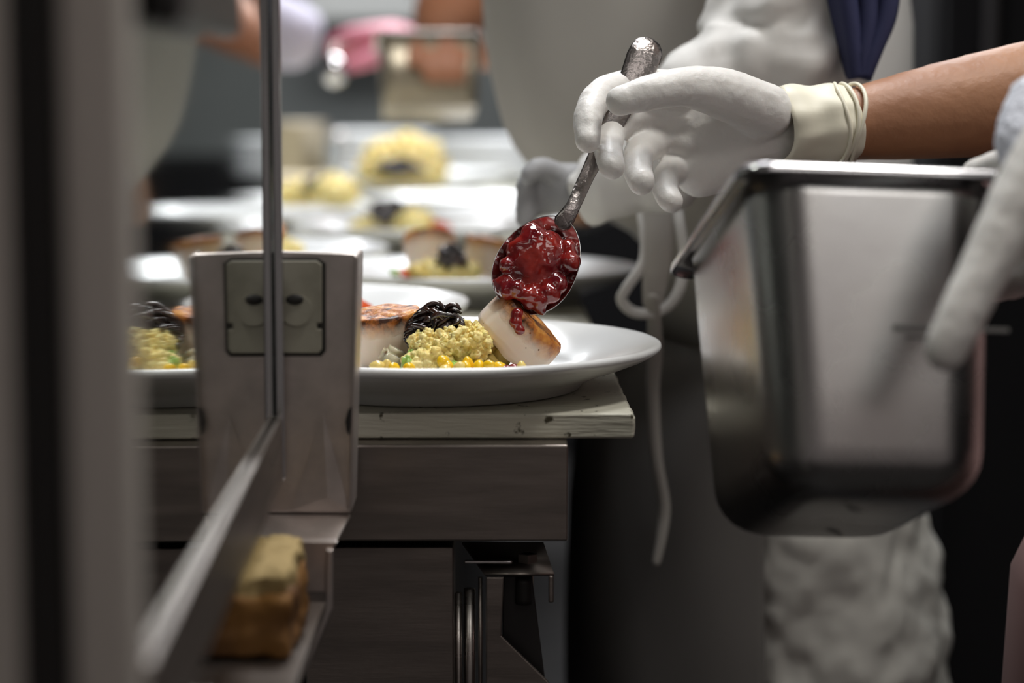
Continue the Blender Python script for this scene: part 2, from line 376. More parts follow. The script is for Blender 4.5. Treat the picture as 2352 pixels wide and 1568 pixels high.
# folded gusset: two slanting facets pressed out of the face
bm = bmesh.new()
g = [W(742,950,YK), W(803,1172,YK), W(735,1172,YK), W(752,1140,YK-.0014), W(668,1172,YK)]
vs = [bm.verts.new(p) for p in g]
bm.faces.new((vs[0],vs[1],vs[3])); bm.faces.new((vs[3],vs[1],vs[2])); bm.faces.new((vs[0],vs[3],vs[4])); bm.faces.new((vs[3],vs[2],vs[4]))
o = from_bm('gusset', bm, M['bracket_steel'], None, False); o.modifiers.new('s','SOLIDIFY').thickness = .001; bkid(o)
# pad
bkid(plate_poly('pad_seal', [(xa,592),(730,592),(748,604),(748,806),(738,818),(xa,818)], YK-.0012, .001, M['grime'], None, .0004))
pad = bkid(plate_poly('pad', [(xa,599),(728,599),(739,608),(739,742),(728,742),(728,756),(739,756),(739,802),(732,811),(xa,811)], YK-.0026, .002, M['label'], None, .0005))
bm = bmesh.new(); c = W(681,712,YK-.0028)
bm_tube(bm, [c, c-Vector((0,.0012,0))], .0082, 24, cap=False); under(from_bm('screw_boss', bm, M['label'], smooth=False), pad)
bm = bmesh.new(); c = W(677,688,YK-.0040); bm_ball(bm, c, (.0048,.0012,.0030), 2); under(from_bm('screw_hole', bm, M['black']), pad)
# dark notch in the flange
bkid(plate_poly('notch', [(808,932),(799,944),(793,968),(796,990),(802,1000),(806,975)], YK-.0066, .001, M['black'], None, 0))
# ledge and the lower strap
bm = bmesh.new()
g = [W(xa-10,1180,YK), W(806,1180,YK), W(775,1238,YK-.035), W(xa-50,1240,YK-.035)]
vs = [bm.verts.new(p) for p in g]; bm.faces.new(vs); o = from_bm('ledge', bm, M['bracket_steel'], None, False); o.modifiers.new('s','SOLIDIFY').thickness = .002; bevel(o,.0008,2); bkid(o)
YL = YK-.036
bkid(plate_poly('lower_strap', [(540,1240),(776,1243),(766,1262),(762,1362),(742,1362),(560,1362)], YL, .002, M['bracket_steel'], None, .0008))
bkid(plate_poly('strap_edge', [(748,1262),(765,1262),(764,1400),(695,1568),(660,1640),(640,1640),(676,1568),(745,1385)], YL-.003, .003, M['bracket_steel'], None, .001))
# shelf with the toasted block below the screen
zs = W(500,1530,.95).z
o = box('lower_shelf', (-.42,.72,zs-.006), (W(740,1500,1.05).x,1.075,zs), M['dark_steel'], None, .001); tag(o, 'narrow dark steel shelf below the screen bracket, under the toasted bread', 'shelf')
bm = bmesh.new()
pa = W(430,1500,.97); pb = W(702,1330,.97)
bm_box(bm, (pa.x,.96,zs+.001), (pb.x-.006,1.055,pb.z-.006))
bmesh.ops.subdivide_edges(bm, edges=bm.edges, cuts=12, use_grid_fill=True)
o = from_bm('crust', bm, M['toast']); remesh(o, .002, 3, .010, .02)
br = empty('toasted_bread', (.5*(pa.x+pb.x),1.0,zs+.001), 'thick golden brown toasted bread block on the shelf below the bracket', 'bread'); under(o, br)
bm = bmesh.new(); bm_box(bm, (pa.x+.016,.962,pb.z-.012), (pb.x-.008,1.05,pb.z+.004)); bmesh.ops.subdivide_edges(bm, edges=bm.edges, cuts=12, use_grid_fill=True)
o = from_bm('crumb', bm, M['crumb']); remesh(o, .002, 2, .008, .012); under(o, br)

# ------------------------------------------------------------------ plates
RP = .14
def make_plate():
    prof = [(0,.0030),(.083,.0030),(.0845,.0002),(.089,0),(.0915,.0012),(.094,.0050),(.105,.0098),(.120,.0148),(.132,.0195),(.1375,.0222),(.1398,.0240),(.1405,.0258),(.1398,.0276),(.1380,.0284),(.1355,.0280),(.130,.0262),(.115,.0205),(.100,.0150),(.0945,.0130),(.0925,.0118),(.088,.0092),(.080,.0076),(.060,.0070),(0,.0070)]
    bm = bmesh.new(); bm_lathe(bm, prof, 128); return from_bm('dinner_plate', bm, M['porcelain'])
plates = [  # x, y, label
    (W(990,805,1.31).x, 1.31, 'nearest white dinner plate, at the board front, two seared scallops on it'),
    (-.172, 1.575, 'white dinner plate just behind the nearest one, mostly hidden by the bracket'),
    (-.0285, 1.885, 'white dinner plate beyond the berry spoon, rim reaching right over the table edge'),
    (-.262, 2.13, 'greyish white dinner plate left of the bracket pole, third row back'),
    (-.118, 2.52, 'blurred white dinner plate with black onions and cauliflower, mid row of the pass'),
    (-.31, 2.86, 'blurred white dinner plate with yellow food beside the upright screen edge'),
    (-.085, 3.20, 'blurred white dinner plate holding the tall yellow and dark mound'),
    (-.38, 3.45, 'blurred empty white dinner plate far back at the left of the pass'),
    (.02, 2.84, 'blurred white dinner plate at the right edge behind the black onion plate')]
proto = make_plate()
PL = []
for i, (x, y, lb) in enumerate(plates):
    o = proto if i == 0 else copy_tree(proto)
    o.location = (x, y, ZB+.0003+(.0 if i != 8 else .0)); tag(o, lb, 'plate', 'plates along the pass'); PL.append(o)

# ------------------------------------------------------------------ food pieces
def make_scallop(seed=0, r=.0238, h=.030, name='scallop', taper=0):
    """local origin at the middle, seared face towards +z (z = .015)"""
    bm = bmesh.new(); prof = []
    H = .0165; lo = H-h
    prof = [(0,lo)]+[(r*.5,lo),(r*.86,lo+.0006),(r*.97,lo+.003)]+[(r*(1+.02*math.sin(math.pi*k/7)),lo+.003+(h-.0055)*k/7) for k in range(1,8)]+[(r*.965,H-.0008),(r*.86,H),(r*.5,H+.0006),(0,H+.0006)]
    # refine
    P2 = []
    for a, b in zip(prof, prof[1:]):
        for k in range(4): P2.append((a[0]+(b[0]-a[0])*k/4, a[1]+(b[1]-a[1])*k/4))
    P2.append(prof[-1]); bm_lathe(bm, P2, 72)
    for v in bm.verts:
        p = v.co; a = math.atan2(p.y,p.x); rr_ = math.hypot(p.x,p.y)/r
        k = 1 + rr_*(.05*noise.noise(Vector((math.cos(a)*1.3+seed*7,math.sin(a)*1.3,seed))) + .018*noise.noise(Vector((math.cos(a)*5+seed*3,math.sin(a)*5,p.z*40))))
        for am, dp in ((2.2+seed*1.7,.055),(4.6+seed,.03)):
            d = (a-am+math.pi)%(2*math.pi)-math.pi; k -= dp*rr_*math.exp(-(d/.10)**2)
        k *= 1-taper*(H-p.z)/h
        v.co.x *= k; v.co.y *= k
        v.co.z += .0016*noise.noise(p*90+Vector((seed,0,0))) + .0007*noise.noise(p*300)*(1 if p.z > H-.003 else .1)
    return from_bm(name, bm, M['scallop'])
def make_onions(seed, a, b, c, n=46, name='caramelised_onions', thick=.0016):
    random.seed(seed); bm = bmesh.new()
    bm_ball(bm, (0,0,c*.42), (a*.78,b*.78,c*.52), 3, .25, 3, seed)
    for k in range(n):
        th = random.uniform(0,2*math.pi); ph = random.uniform(.05,1)
        c0 = Vector((a*.85*math.cos(th)*math.sqrt(ph), b*.85*math.sin(th)*math.sqrt(ph), c*(1.0-.75*ph)))
        d = Vector((random.uniform(-1,1),random.uniform(-1,1),random.uniform(-.5,.5))).normalized(); L_ = random.uniform(.35,.75)*a
        e = Vector((random.uniform(-1,1),random.uniform(-1,1),random.uniform(.1,1))).normalized()*L_*.35
        pts = [c0-d*L_*.5, c0-d*L_*.2+e*.8, c0+d*L_*.2+e, c0+d*L_*.5]
        bm_tube(bm, pts, [thick*.7,thick*random.uniform(1,1.6),thick*1.2,thick*.7], 7, flat=(1,random.uniform(.45,.8)))
    return stuff(from_bm(name, bm, M['onion']))
def make_cauli(seed, lobes, vox=.0009, bead=.0032, name='cauliflower', disp=.0016):
    random.seed(seed); bm = bmesh.new()
    for (c, r) in lobes:
        r = Vector(r); bm_ball(bm, c, r*.9, 3, .1, 2, seed)
        area = (r.x*r.y+r.y*r.z+r.x*r.z)/3; nn = int(area/(bead*bead)*3.6)
        for k in range(nn):
            z = 1-2*(k+.5)/nn; ph = k*2.39996; q = math.sqrt(max(0,1-z*z)); d = Vector((q*math.cos(ph),q*math.sin(ph),z))
            bm_ball(bm, Vector(c)+Vector((d.x*r.x,d.y*r.y,d.z*r.z))*random.uniform(.84,1.02), bead*random.uniform(.7,1.35), 1)
    o = from_bm(name, bm, M['cauli']); remesh(o, vox, 2)
    nr = [v.normal.copy() for v in o.data.vertices]; q = disp/.0016
    for v, n_ in zip(o.data.vertices, nr):
        p = v.co + Vector((seed,seed*.7,0))
        v.co = v.co + n_*q*(.0042*abs(noise.noise(p*190)) + .0022*abs(noise.noise(p*430)) + .0011*noise.noise(p*900) - .0012)
    return o
def make_kernel():
    bm = bmesh.new(); bm_ball(bm, (0,0,0), (.0044,.0036,.0030), 3)
    for v in bm.verts:
        if v.co.x < 0: v.co.y *= 1+v.co.x*70; v.co.z *= 1+v.co.x*50
    return from_bm('corn_kernel', bm, M['corn'])
def chunk(name, loc, r, m, rot=(0,0,0), sharp=False):
    bm = bmesh.new(); bm_box(bm, (-r[0],-r[1],-r[2]), (r[0],r[1],r[2]))
    bmesh.ops.bevel(bm, geom=bm.edges[:], offset=min(r)*(.25 if sharp else .6), segments=3, affect='EDGES')
    for v in bm.verts: v.co += Vector((noise.noise(v.co*200),noise.noise(v.co*200+Vector((9,0,0))),0))*min(r)*.25
    o = from_bm(name, bm, M[m]); o.location = loc; o.rotation_euler = rot; return o

# ---- nearest plate, each piece placed on its well (z = plate + 7 mm)
zw = ZB+.0073
pn = 'on the nearest plate'
# bed of vegetables
bm = bmesh.new(); random.seed(5); cx = W(1010,850,1.262).x
for k in range(90):
    th = random.uniform(0,6.28); q = math.sqrt(random.random())
    x, y = cx+.052*q*math.cos(th), 1.262+.036*q*math.sin(th); z = zw+.0030+.010*(1-q*q)*random.uniform(.6,1)
    bm_ball(bm, (x,y,z), (random.uniform(.004,.007),random.uniform(.003,.006),random.uniform(.003,.0045)), 2, .3, 2, k, Euler((random.uniform(-1,1),random.uniform(-1,1),random.uniform(0,3))).to_matrix())
bm_ball(bm, (cx,1.265,zw+.004), (.05,.034,.008), 3)
o = from_bm('vegetable_bed', bm, M['clear_onion']); stuff(tag(o, 'bed of glossy translucent diced onion under the cauliflower on the nearest plate', 'vegetables'))

s1 = make_scallop(1, .0235, .036, taper=.26); s1.location = W(884,776,1.283); s1.rotation_euler = (Matrix.Rotation(math.radians(6),3,'X') @ Matrix.Rotation(math.radians(-6),3,'Y') @ Matrix.Rotation(math.radians(-115),3,'Z')).to_euler()
tag(s1, 'upright seared scallop at the left of the nearest plate, beside the bracket', 'scallop', 'seared scallops')
s2 = make_scallop(2, .0252, .0265); c2 = W(1181,776,1.268)
s2.location = c2; s2.rotation_euler = Euler((math.radians(-2), math.radians(45), math.radians(0)), 'XYZ')
s2.rotation_euler = (Matrix.Rotation(math.radians(-1),3,'Z') @ Matrix.Rotation(math.radians(45),3,'Y') @ Matrix.Rotation(math.radians(200),3,'Z')).to_euler()
tag(s2, 'seared scallop tilted on its side under the spoon, red sauce on its brown face', 'scallop', 'seared scallops')
def dollop(name, pts, label, m='sauce'):
    bm = bmesh.new()
    for i, (u,v,y,r) in enumerate(pts): bm_ball(bm, W(u,v,y), r*y/F, 2)
    o = from_bm(name, bm, M[m]); remesh(o, .0008, 3); tag(o, label, 'sauce'); return o
dollop('berry_sauce', [(1188,722,1.247,17),(1186,740,1.2465,19),(1194,757,1.246,18),(1206,762,1.247,16),(1212,748,1.248,17),(1222,757,1.25,13),(1200,735,1.248,16),(1230,766,1.252,8)], 'red berry sauce running over the brown face of the tilted scallop')
dollop('sauce_pool', [(1130,850,1.222,14),(1155,849,1.222,15),(1180,848,1.222,15),(1205,850,1.222,12),(1236,851,1.224,11)], 'red sauce pooled at the front of the nearest plate under the tilted scallop')

o = make_onions(11, .0200, .016, .0215, 58, thick=.0021); o.location = W(1010,784,1.262)-Vector((0,0,.002))
tag(o, 'glossy black caramelised onions between the two scallops on the nearest plate', 'onions')
o2 = make_onions(12, .008, .008, .016, 20, name='caramelised_onions', thick=.0014); o2.location = W(958,808,1.256)
tag(o2, 'small trail of dark onions left of the cauliflower on the nearest plate', 'onions')
p = lambda u,v,y=1.243: W(u,v,y)
o = make_cauli(3, [(p(998,806),(.0115,.009,.0070)),(p(1050,788),(.0140,.009,.0066)),(p(1092,792),(.0080,.009,.0075)),(p(1085,762,1.248),(.0040,.005,.0050)),(p(972,786),(.0058,.007,.0048)),(p(1030,800),(.011,.009,.0075))], vox=.0006, bead=.0034, disp=.0018)
tag(o, 'crumbly cream cauliflower florets in the middle of the nearest plate', 'cauliflower')
o = make_cauli(4, [(p(975,832,1.236),(.0105,.008,.0080)),(p(1000,822,1.236),(.0085,.008,.0078))], bead=.0048, disp=.0008)
tag(o, 'smooth pale cauliflower piece at the front left of the nearest plate', 'cauliflower')
o = make_cauli(9, [(p(1060,815,1.25),(.010,.008,.0060))], bead=.0045, disp=.0008)
tag(o, 'smooth pale cauliflower stem piece below the crumbly florets', 'cauliflower')
kern = make_kernel(); KR = [(866,846,1),(888,848,1),(905,852,0),(1020,838,0),(1028,850,0),(1022,855,1),(1074,842,0),(1068,848,0),(1098,849,0),(1090,855,0),(1124,846,0),(1198,852,1),(1146,850,0),(1055,853,1),(940,853,0)]
lab = ['pale corn kernel at far left against the scallop foot','pale corn kernel second from the left scallop','yellow corn kernel lying low left of the green slice','large yellow corn kernel right of the smooth cauliflower','yellow corn kernel below the large one','pale corn kernel at the rim below the large yellow one','yellow corn kernel right of the green cube','yellow corn kernel touching the green cube','bright corn kernel at the rim under the cauliflower','low corn kernel beside the bright one at the rim','orange yellow corn kernel next to the red sauce','pale corn kernel in the red sauce under the tilted scallop','yellow corn kernel behind the red sauce','pale corn kernel left of the green cube','yellow corn kernel under the smooth cauliflower piece']
for i,(u,v,pale) in enumerate(KR):
    k = kern if i == 0 else kern.copy()
    if i: C.objects.link(k)
    if pale and i == 0: k.data = kern.data
    k.location = W(u,v-6,1.219+.004*math.sin(i*2.3)); k.rotation_euler = (i*.7, i*1.3, i*2.1); k.scale = (1.05,1.05,1.05)
    k.material_slots[0].link = 'OBJECT'; k.material_slots[0].material = M['pale_corn' if pale else 'corn']
    tag(k, lab[i], 'corn', 'corn kernels on the nearest plate')
tag(chunk('zucchini_slice', W(933,836,1.228), (.0026,.003,.0052), 'green', (.1,.2,.4)), 'bright green vegetable sliver left of the smooth cauliflower', 'vegetable')
tag(chunk('zucchini_cube', W(1056,848,1.227), (.0058,.004,.0036), 'green', (.2,.35,.5), True), 'pale green vegetable cube at the front of the nearest plate', 'vegetable')
tag(chunk('zucchini_leaf', W(948,812,1.238), (.003,.002,.0026), 'green', (.5,.2,.4)), 'tiny dark green bit beside the onion trail', 'vegetable')
tag(chunk('pepper_piece', W(1116,851,1.226), (.004,.003,.002), 'pepper', (.2,.1,.3)), 'small orange red pepper piece among the corn', 'vegetable')
tag(chunk('squash_wedge', W(1145,812,1.262), (.0085,.006,.0080), 'squash', (.3,.5,.4)), 'yellow squash wedge behind the tilted scallop', 'vegetable')
tag(chunk('squash_wedge', W(1122,834,1.252), (.007,.006,.0055), 'squash', (.1,.9,.2)), 'yellow squash wedge left of the tilted scallop foot', 'vegetable')
tag(chunk('onion_petal', W(905,825,1.258), (.009,.005,.0065), 'clear_onion', (.3,.5,.2)), 'translucent onion petal right of the upright scallop', 'vegetable')
tag(chunk('onion_petal', W(1098,838,1.246), (.006,.004,.005), 'clear_onion', (.2,.3,.8)), 'translucent onion petal below the crumbly cauliflower', 'vegetable')

# ---- second plate
q = 'on the second plate'
tag(chunk('pepper_strip', W(832,705,1.50), (.0085,.004,.0045), 'pepper', (.2,.5,.5)), 'orange red pepper strip on the second plate beside the bracket', 'vegetable')
def put(proto_, loc, rot, label, cat, group=None, sc=1):
    c = copy_tree(proto_); c.location = loc; c.rotation_euler = rot; c.scale = (sc,)*3
    if 'group' in c: del c['group']
    tag(c, label, cat, group); return c
on_far = make_onions(21, .021, .017, .019, 60); ca_far = make_cauli(23, [((0,0,.008),(.024,.017,.011)),((.014,-.006,.006),(.015,.012,.009)),((-.018,.004,.006),(.013,.012,.008))], vox=.0013, bead=.004)
# second plate pile (seen mirrored in the panel)
put(s1, (-.185,1.56,zw+.0195), (.1,-.1,2), 'seared scallop on the second plate behind the bracket', 'scallop', 'seared scallops')
put(ca_far, (-.155,1.545,zw), (0,0,.5), 'cream cauliflower mound on the second plate behind the bracket', 'cauliflower')
# third plate, beyond the spoon
zC = zw
put(s1, W(988,585,1.86), (math.radians(8),math.radians(-25),math.radians(-100)), 'seared scallop on the plate beyond the spoon, leaning left of the black onions', 'scallop', 'seared scallops', 1.0)
put(s1, W(1120,590,1.84), (math.radians(6),math.radians(12),math.radians(60)), 'seared scallop on the plate beyond the spoon, partly hidden by the spoon', 'scallop', 'seared scallops', .95)
ca_far.location = W(1020,628,1.80)-Vector((0,0,.006)); ca_far.rotation_euler = (0,0,.3); tag(ca_far, 'cream cauliflower on the plate beyond the spoon, below the onions', 'cauliflower')
on_far.location = W(1036,590,1.79)-Vector((0,0,.010)); on_far.scale = (.72,.72,.95); tag(on_far, 'black caramelised onions between scallops on the plate beyond the spoon', 'onions')
tag(chunk('pepper_piece', W(932,628,1.76), (.006,.004,.003), 'pepper', (.1,.3,.2)), 'small red pepper piece at the left of the plate beyond the spoon', 'vegetable')
tag(chunk('zucchini_cube', W(908,626,1.77), (.005,.004,.003), 'green', (.1,.3,.2)), 'small green cube left of the red pepper on the plate beyond the spoon', 'vegetable')
tag(chunk('squash_wedge', W(962,625,1.76), (.009,.004,.005), 'squash', (.1,.2,.3)), 'yellow squash wedge beside the red pepper on the plate beyond the spoon', 'vegetable')
# fourth plate
put(on_far, W(560,562,2.08)-Vector((0,0,.010)), (0,0,1), 'dark onions on the greyish plate left of the screen edge', 'onions', None, .8)
put(s1, W(615,556,2.12), (0,-.3,1), 'seared scallop on the greyish plate behind the screen edge', 'scallop', 'seared scallops', .8)
put(ca_far, W(655,566,2.10)-Vector((0,0,.010)), (0,0,1.4), 'yellow cauliflower on the greyish plate behind the screen edge', 'cauliflower', None, .8)
# fifth
put(ca_far, W(950,520,2.46)-Vector((0,0,.006)), (0,0,2), 'cream cauliflower on the blurred mid row plate', 'cauliflower', None, 1.25)
put(ca_far, W(870,520,2.50)-Vector((0,0,.006)), (0,0,.4), 'yellow cauliflower at the left of the blurred mid row plate', 'cauliflower', None, 1.0)
c = put(on_far, W(895,500,2.47)-Vector((0,0,.006)), (0,.15,.4), 'black onions piled on the blurred mid row plate', 'onions'); c.scale = (1.5,1.1,1.2)
tag(chunk('pepper_piece', W(1015,520,2.42), (.012,.006,.005), 'pepper', (.1,.3,.2)), 'orange pepper piece at the right of the blurred mid row plate', 'vegetable')
# sixth
put(ca_far, W(770,450,2.84)-Vector((0,0,.006)), (0,0,2), 'yellow cauliflower on the blurred plate by the screen edge', 'cauliflower', None, 1.6)
put(ca_far, W(680,450,2.88)-Vector((0,0,.006)), (0,0,1), 'left yellow cauliflower heap on the blurred plate by the screen edge', 'cauliflower', None, 1.3)
c = put(on_far, W(725,432,2.85)-Vector((0,0,.006)), (0,0,.4), 'dark onions on the blurred plate by the screen edge', 'onions')
# seventh, tall mound
put(ca_far, W(930,408,3.18), (0,0,.5), 'yellow cauliflower at the foot of the tall mound', 'cauliflower', None, 2.1)
put(ca_far, W(925,372,3.22), (0,0,.9), 'golden cauliflower at the top of the tall mound', 'cauliflower', None, 2.0)
put(ca_far, W(985,415,3.14), (0,0,2), 'pale yellow cauliflower at the right of the tall mound', 'cauliflower', None, 1.3)
c = put(on_far, W(915,402,3.07), (0,0,.4), 'dark onions across the middle of the tall mound', 'onions'); c.scale = (1.9,1.1,1.1)

# stacks of plates at the far end
zst = ZB
rows = [(-.30,4.35,7),(-.02,4.25,6),(-.16,3.85,2)]
nm = {0:'left tall stack', 1:'right tall stack', 2:'low middle stack'}
for r_,(x,y,n) in enumerate(rows):
    for k in range(n):
        c = copy_tree(proto); c.location = (x,y,zst+.0003+.0125*k); c.scale = (1.05,1.05,1)
        pos = ['bottom','second','third','fourth','fifth','sixth','seventh'][k] if k < n-1 else 'top'
        tag(c, f'white plate in the {nm[r_]} at the far end of the pass, {pos} plate', 'plate', 'stacked plates')
# pot and jug at the far end
t = empty('steel_pot', W(672,300,3.95)*1.0, 'tan steel pot at the far left of the pass, behind the screen edge', 'pot'); t.location.z = ZB
bm = bmesh.new(); bm_lathe(bm, [(0,0),(.055,0),(.06,.01),(.062,.12),(.066,.125),(.062,.128),(.057,.12),(.055,.01),(0,.006)], 48); from_bm('body', bm, M['kettle'], t)
bm = bmesh.new(); bm_tube(bm, [(.06,0,.10),(.095,0,.10),(.095,0,.04),(.06,0,.03)], .005, 10); from_bm('handle', bm, M['steel'], t)
t = empty('cream_bowl', W(668,345,3.3), 'cream bowl behind the screen edge, left of the tall mound', 'bowl'); t.location.z = ZB
bm = bmesh.new(); bm_lathe(bm, [(0,0),(.03,0),(.055,.02),(.068,.055),(.065,.056),(.052,.022),(.028,.006),(0,.005)], 48); from_bm('bowl_body', bm, mat('cream_glaze',(.70,.60,.42),.4), t)
t = empty('glass_beaker', W(725,300,4.05), 'clear glass beaker standing left of the far plates', 'glass'); t.location.z = ZB
bm = bmesh.new(); bm_lathe(bm, [(0,0),(.032,0),(.04,.11),(.038,.11),(.03,.006),(0,.006)], 40)
gm = mat('clear_glass', (.85,.9,.92), .05); gm.node_tree.nodes['Principled BSDF'].inputs['Transmission Weight'].default_value = .9; from_bm('glass_wall', bm, gm, t)

# ------------------------------------------------------------------ deep steel pan
def make_pan():
    t = empty('steel_pan', (0,0,0), 'deep rectangular stainless steel pan held tilted in gloved hand, right foreground', 'pan')
    wd, ln, h, tp = .118, .172, .149, .009
    bm = bmesh.new(); rings = []
    cr = .026
    for r_, z in [(1.0,-h),(.0,-h+.0)]: pass
    bot = []
    for k in range(7):
        a = math.pi/2*k/6; rad = .022
        bot.append((rad*(1-math.sin(a)), -h+rad*(1-math.cos(a))))
    ins = lambda z: tp*(-z/h)
    for d, z in [(.05,-h)]+bot+[(0,-.10),(0,-.05),(0,-.012),(0,-.002)]:
        i_ = ins(z)+d; rings.append(rr(wd-2*i_, ln-2*i_, max(.004,cr-.6*d), z))
    R_ = bm_loft(bm, rings); bm.faces.new(R_[0])
    rin = []
    for d, z in [(0,-.002),(0,-.012),(0,-.05),(0,-.10)]+[(d,z) for d,z in bot[::-1]]+[(.05,-h)]:
        i_ = ins(z)+d+.0009; rin.append(rr(wd-2*i_, ln-2*i_, max(.0035,cr-.6*d), z+(.0009 if z < -.11 else 0)))
    R2 = bm_loft(bm, rin); bm.faces.new(R2[-1])
    for k in range(len(R_[-1])): n = len(R_[-1]); bm.faces.new((R_[-1][k],R_[-1][(k+1)%n],R2[0][(k+1)%n],R2[0][k]))
    from_bm('body', bm, M['pan_steel'], t)
    bm = bmesh.new(); rings = [rr(wd-.0005,ln-.0005,cr,-.0022), rr(wd+.002,ln+.002,cr+.001,-.0004), rr(wd+.012,ln+.012,.014,0), rr(wd+.0155,ln+.0155,.015,-.0012), rr(wd+.0165,ln+.0165,.0155,-.0045), rr(wd+.0155,ln+.0155,.015,-.0052), rr(wd+.0140,ln+.0140,.0145,-.0045), rr(wd+.0125,ln+.0125,.014,-.0022), rr(wd+.002,ln+.002,cr+.001,-.0020), rr(wd-.0005,ln-.0005,cr,-.0026)]
    bm_loft(bm, rings); from_bm('rim', bm, M['pan_rim'], t)
    # stamped mark on the near wall (kept as a few short dark strokes)
    bm = bmesh.new()
    bm_box(bm, (.004,-ln/2+.0028,-.0745),(.058,-ln/2+.0040,-.0725))
    bm_box(bm, (.010,-ln/2+.0028,-.0785),(.022,-ln/2+.0040,-.0775))
    from_bm('stamped_mark', bm, mat('stamped_grey',(.16,.155,.15),.5,.6), t, False)
    # corner anchor: put the near left rim corner where it belongs
    R3 = Matrix.Rotation(math.radians(6),3,'Z') @ Matrix.Rotation(math.radians(2.2),3,'Y') @ Matrix.Rotation(math.radians(-20),3,'X')
    cn = Vector((-(wd+.0165)/2+.004,-(ln+.0165)/2+.004,0)); A = W(1716,372,.985)
    t.rotation_euler = R3.to_euler(); t.location = A - R3 @ cn
    return t, R3, wd, ln, h
pan, RPAN, pw, pl, ph = make_pan()
def on_pan(x, z, off=0): return Vector(pan.location) + RPAN @ Vector((x, -pl/2 - off, z))

# ------------------------------------------------------------------ people
def body_mesh(name, specs, m, vox, parent, sm=6, disp=0, size=.1):
    bm = bmesh.new()
    for pts, rad, flat in specs: bm_tube(bm, pts, rad, 20, flat)
    o = from_bm(name, bm, m, None); remesh(o, vox, sm, disp, size); under(o, parent); return o
def hand_mesh(name, parts, m, parent, vox=.0016, sm=4):
    bm = bmesh.new()
    for pts, rad, flat in parts: bm_tube(bm, pts, rad, 16, flat)
    o = from_bm(name, bm, m, None); remesh(o, vox, sm, .0012, .012); under(o, parent); return o

# --- person with the spoon and the pan, standing at the right
pr = empty('person', (0.520,1.22,0), 'person with bare tan forearm and white gloves, holding the berry spoon and steel pan', 'person')
sh_r, sh_l = Vector((0.560,1.38,1.38)), Vector((0.560,1.02,1.38))
wr = W(1955,287,1.335); el = W(2560,200,1.40); el = Vector((.46,1.40,W(2560,190,1.4).z))
wl = Vector((.32,1.0,1.03)); ell = Vector((0.460,.97,1.06))
body_mesh('body', [
    ([(0.560,1.2,.02),(0.560,1.2,.10)], [.03,.03], None),
    ([(0.580,1.10,.03),(0.580,1.10,.45),(0.580,1.12,.85)], [.05,.06,.085], None),
    ([(0.580,1.30,.03),(0.580,1.30,.45),(0.580,1.28,.85)], [.05,.06,.085], None),
    ([(0.460,1.10,.035),(0.600,1.10,.04)], [.04,.045], None), ([(0.460,1.30,.035),(0.600,1.30,.04)], [.04,.045], None),
    ([(0.580,1.2,.85),(0.570,1.2,1.05),(0.570,1.2,1.25),(0.570,1.2,1.40)], [.13,.125,.14,.12], None),
    ([(0.570,1.2,1.40),(0.560,1.2,1.56)], [.055,.052], None),
    ([(0.550,1.2,1.60),(0.540,1.2,1.70)], [.080,.085], None), ([(0.450,1.2,1.63),(0.460,1.2,1.65)], [.012,.012], None),
    ([sh_r,(0.520,1.42,1.22),el], [.055,.046,.040], None), ([el, (el+wr)/2+Vector((0,0,.004)), wr, W(1900,300,1.33)], [.041,.038,.0225,.021], None),
    ([sh_l,(0.530,.98,1.22),ell], [.055,.046,.040], None), ([ell,(ell+wl)/2,wl], [.040,.036,.026], None),
    ], M['skin'], .006, pr, 5)
# jacket with rolled sleeves, apron in front
body_mesh('jacket', [
    ([(0.590,1.2,.80),(0.580,1.2,1.05),(0.580,1.2,1.25),(0.580,1.2,1.40),(0.570,1.2,1.46)], [.155,.150,.165,.15,.08], None),
    ([sh_r,(0.525,1.42,1.22),el+Vector((.01,.0,.01))], [.075,.070,.060], None),
    ([sh_l,(0.535,.98,1.22),ell+Vector((.02,0,0))], [.075,.07,.058], None),
    ([ell+Vector((.01,0,0)),(ell+wl)/2+Vector((.02,0,0))], [.055,.050], None)], M['jacket'], .009, pr, 4, .02, .08)
body_mesh('trousers', [([(0.600,1.10,.08),(0.600,1.10,.45),(0.600,1.12,.90)], [.075,.09,.115], None),
    ([(0.600,1.30,.08),(0.600,1.30,.45),(0.600,1.28,.90)], [.075,.09,.115], None)], M['black_cloth'], .009, pr, 4)
for yy in (1.10,1.30):
    bm = bmesh.new(); bm_tube(bm, [(.54,yy,.045),(.62,yy,.05),(.72,yy,.055)], [.045,.05,.05], 16, (1,.9)); o = from_bm('shoe', bm, M['black']); under(o, pr)
bm = bmesh.new(); bm_ball(bm, (0.560,1.2,1.735), (.095,.085,.06), 3); o = from_bm('cap', bm, M['black_cloth']); under(o, pr)
# rose brown apron that comes in at the lower right of the frame
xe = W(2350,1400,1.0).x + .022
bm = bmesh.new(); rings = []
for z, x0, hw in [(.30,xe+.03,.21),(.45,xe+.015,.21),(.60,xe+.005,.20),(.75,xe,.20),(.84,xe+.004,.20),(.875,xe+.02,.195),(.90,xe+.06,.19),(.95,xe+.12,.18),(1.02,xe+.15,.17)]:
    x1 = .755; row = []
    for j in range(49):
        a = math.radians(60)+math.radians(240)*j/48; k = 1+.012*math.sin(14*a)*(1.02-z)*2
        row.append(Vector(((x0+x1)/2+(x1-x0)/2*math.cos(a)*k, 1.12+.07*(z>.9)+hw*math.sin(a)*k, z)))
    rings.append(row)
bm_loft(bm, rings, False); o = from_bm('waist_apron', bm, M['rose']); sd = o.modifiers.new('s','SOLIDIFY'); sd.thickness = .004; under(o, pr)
# sleeve cuff, towelling, at the right edge
o = body_mesh('towelling_cuff', [([W(2372,230,1.04),W(2352,320,1.03),W(2380,400,1.02)], [.012,.014,.012], None)], M['terry'], .002, pr, 2, .002, .004)
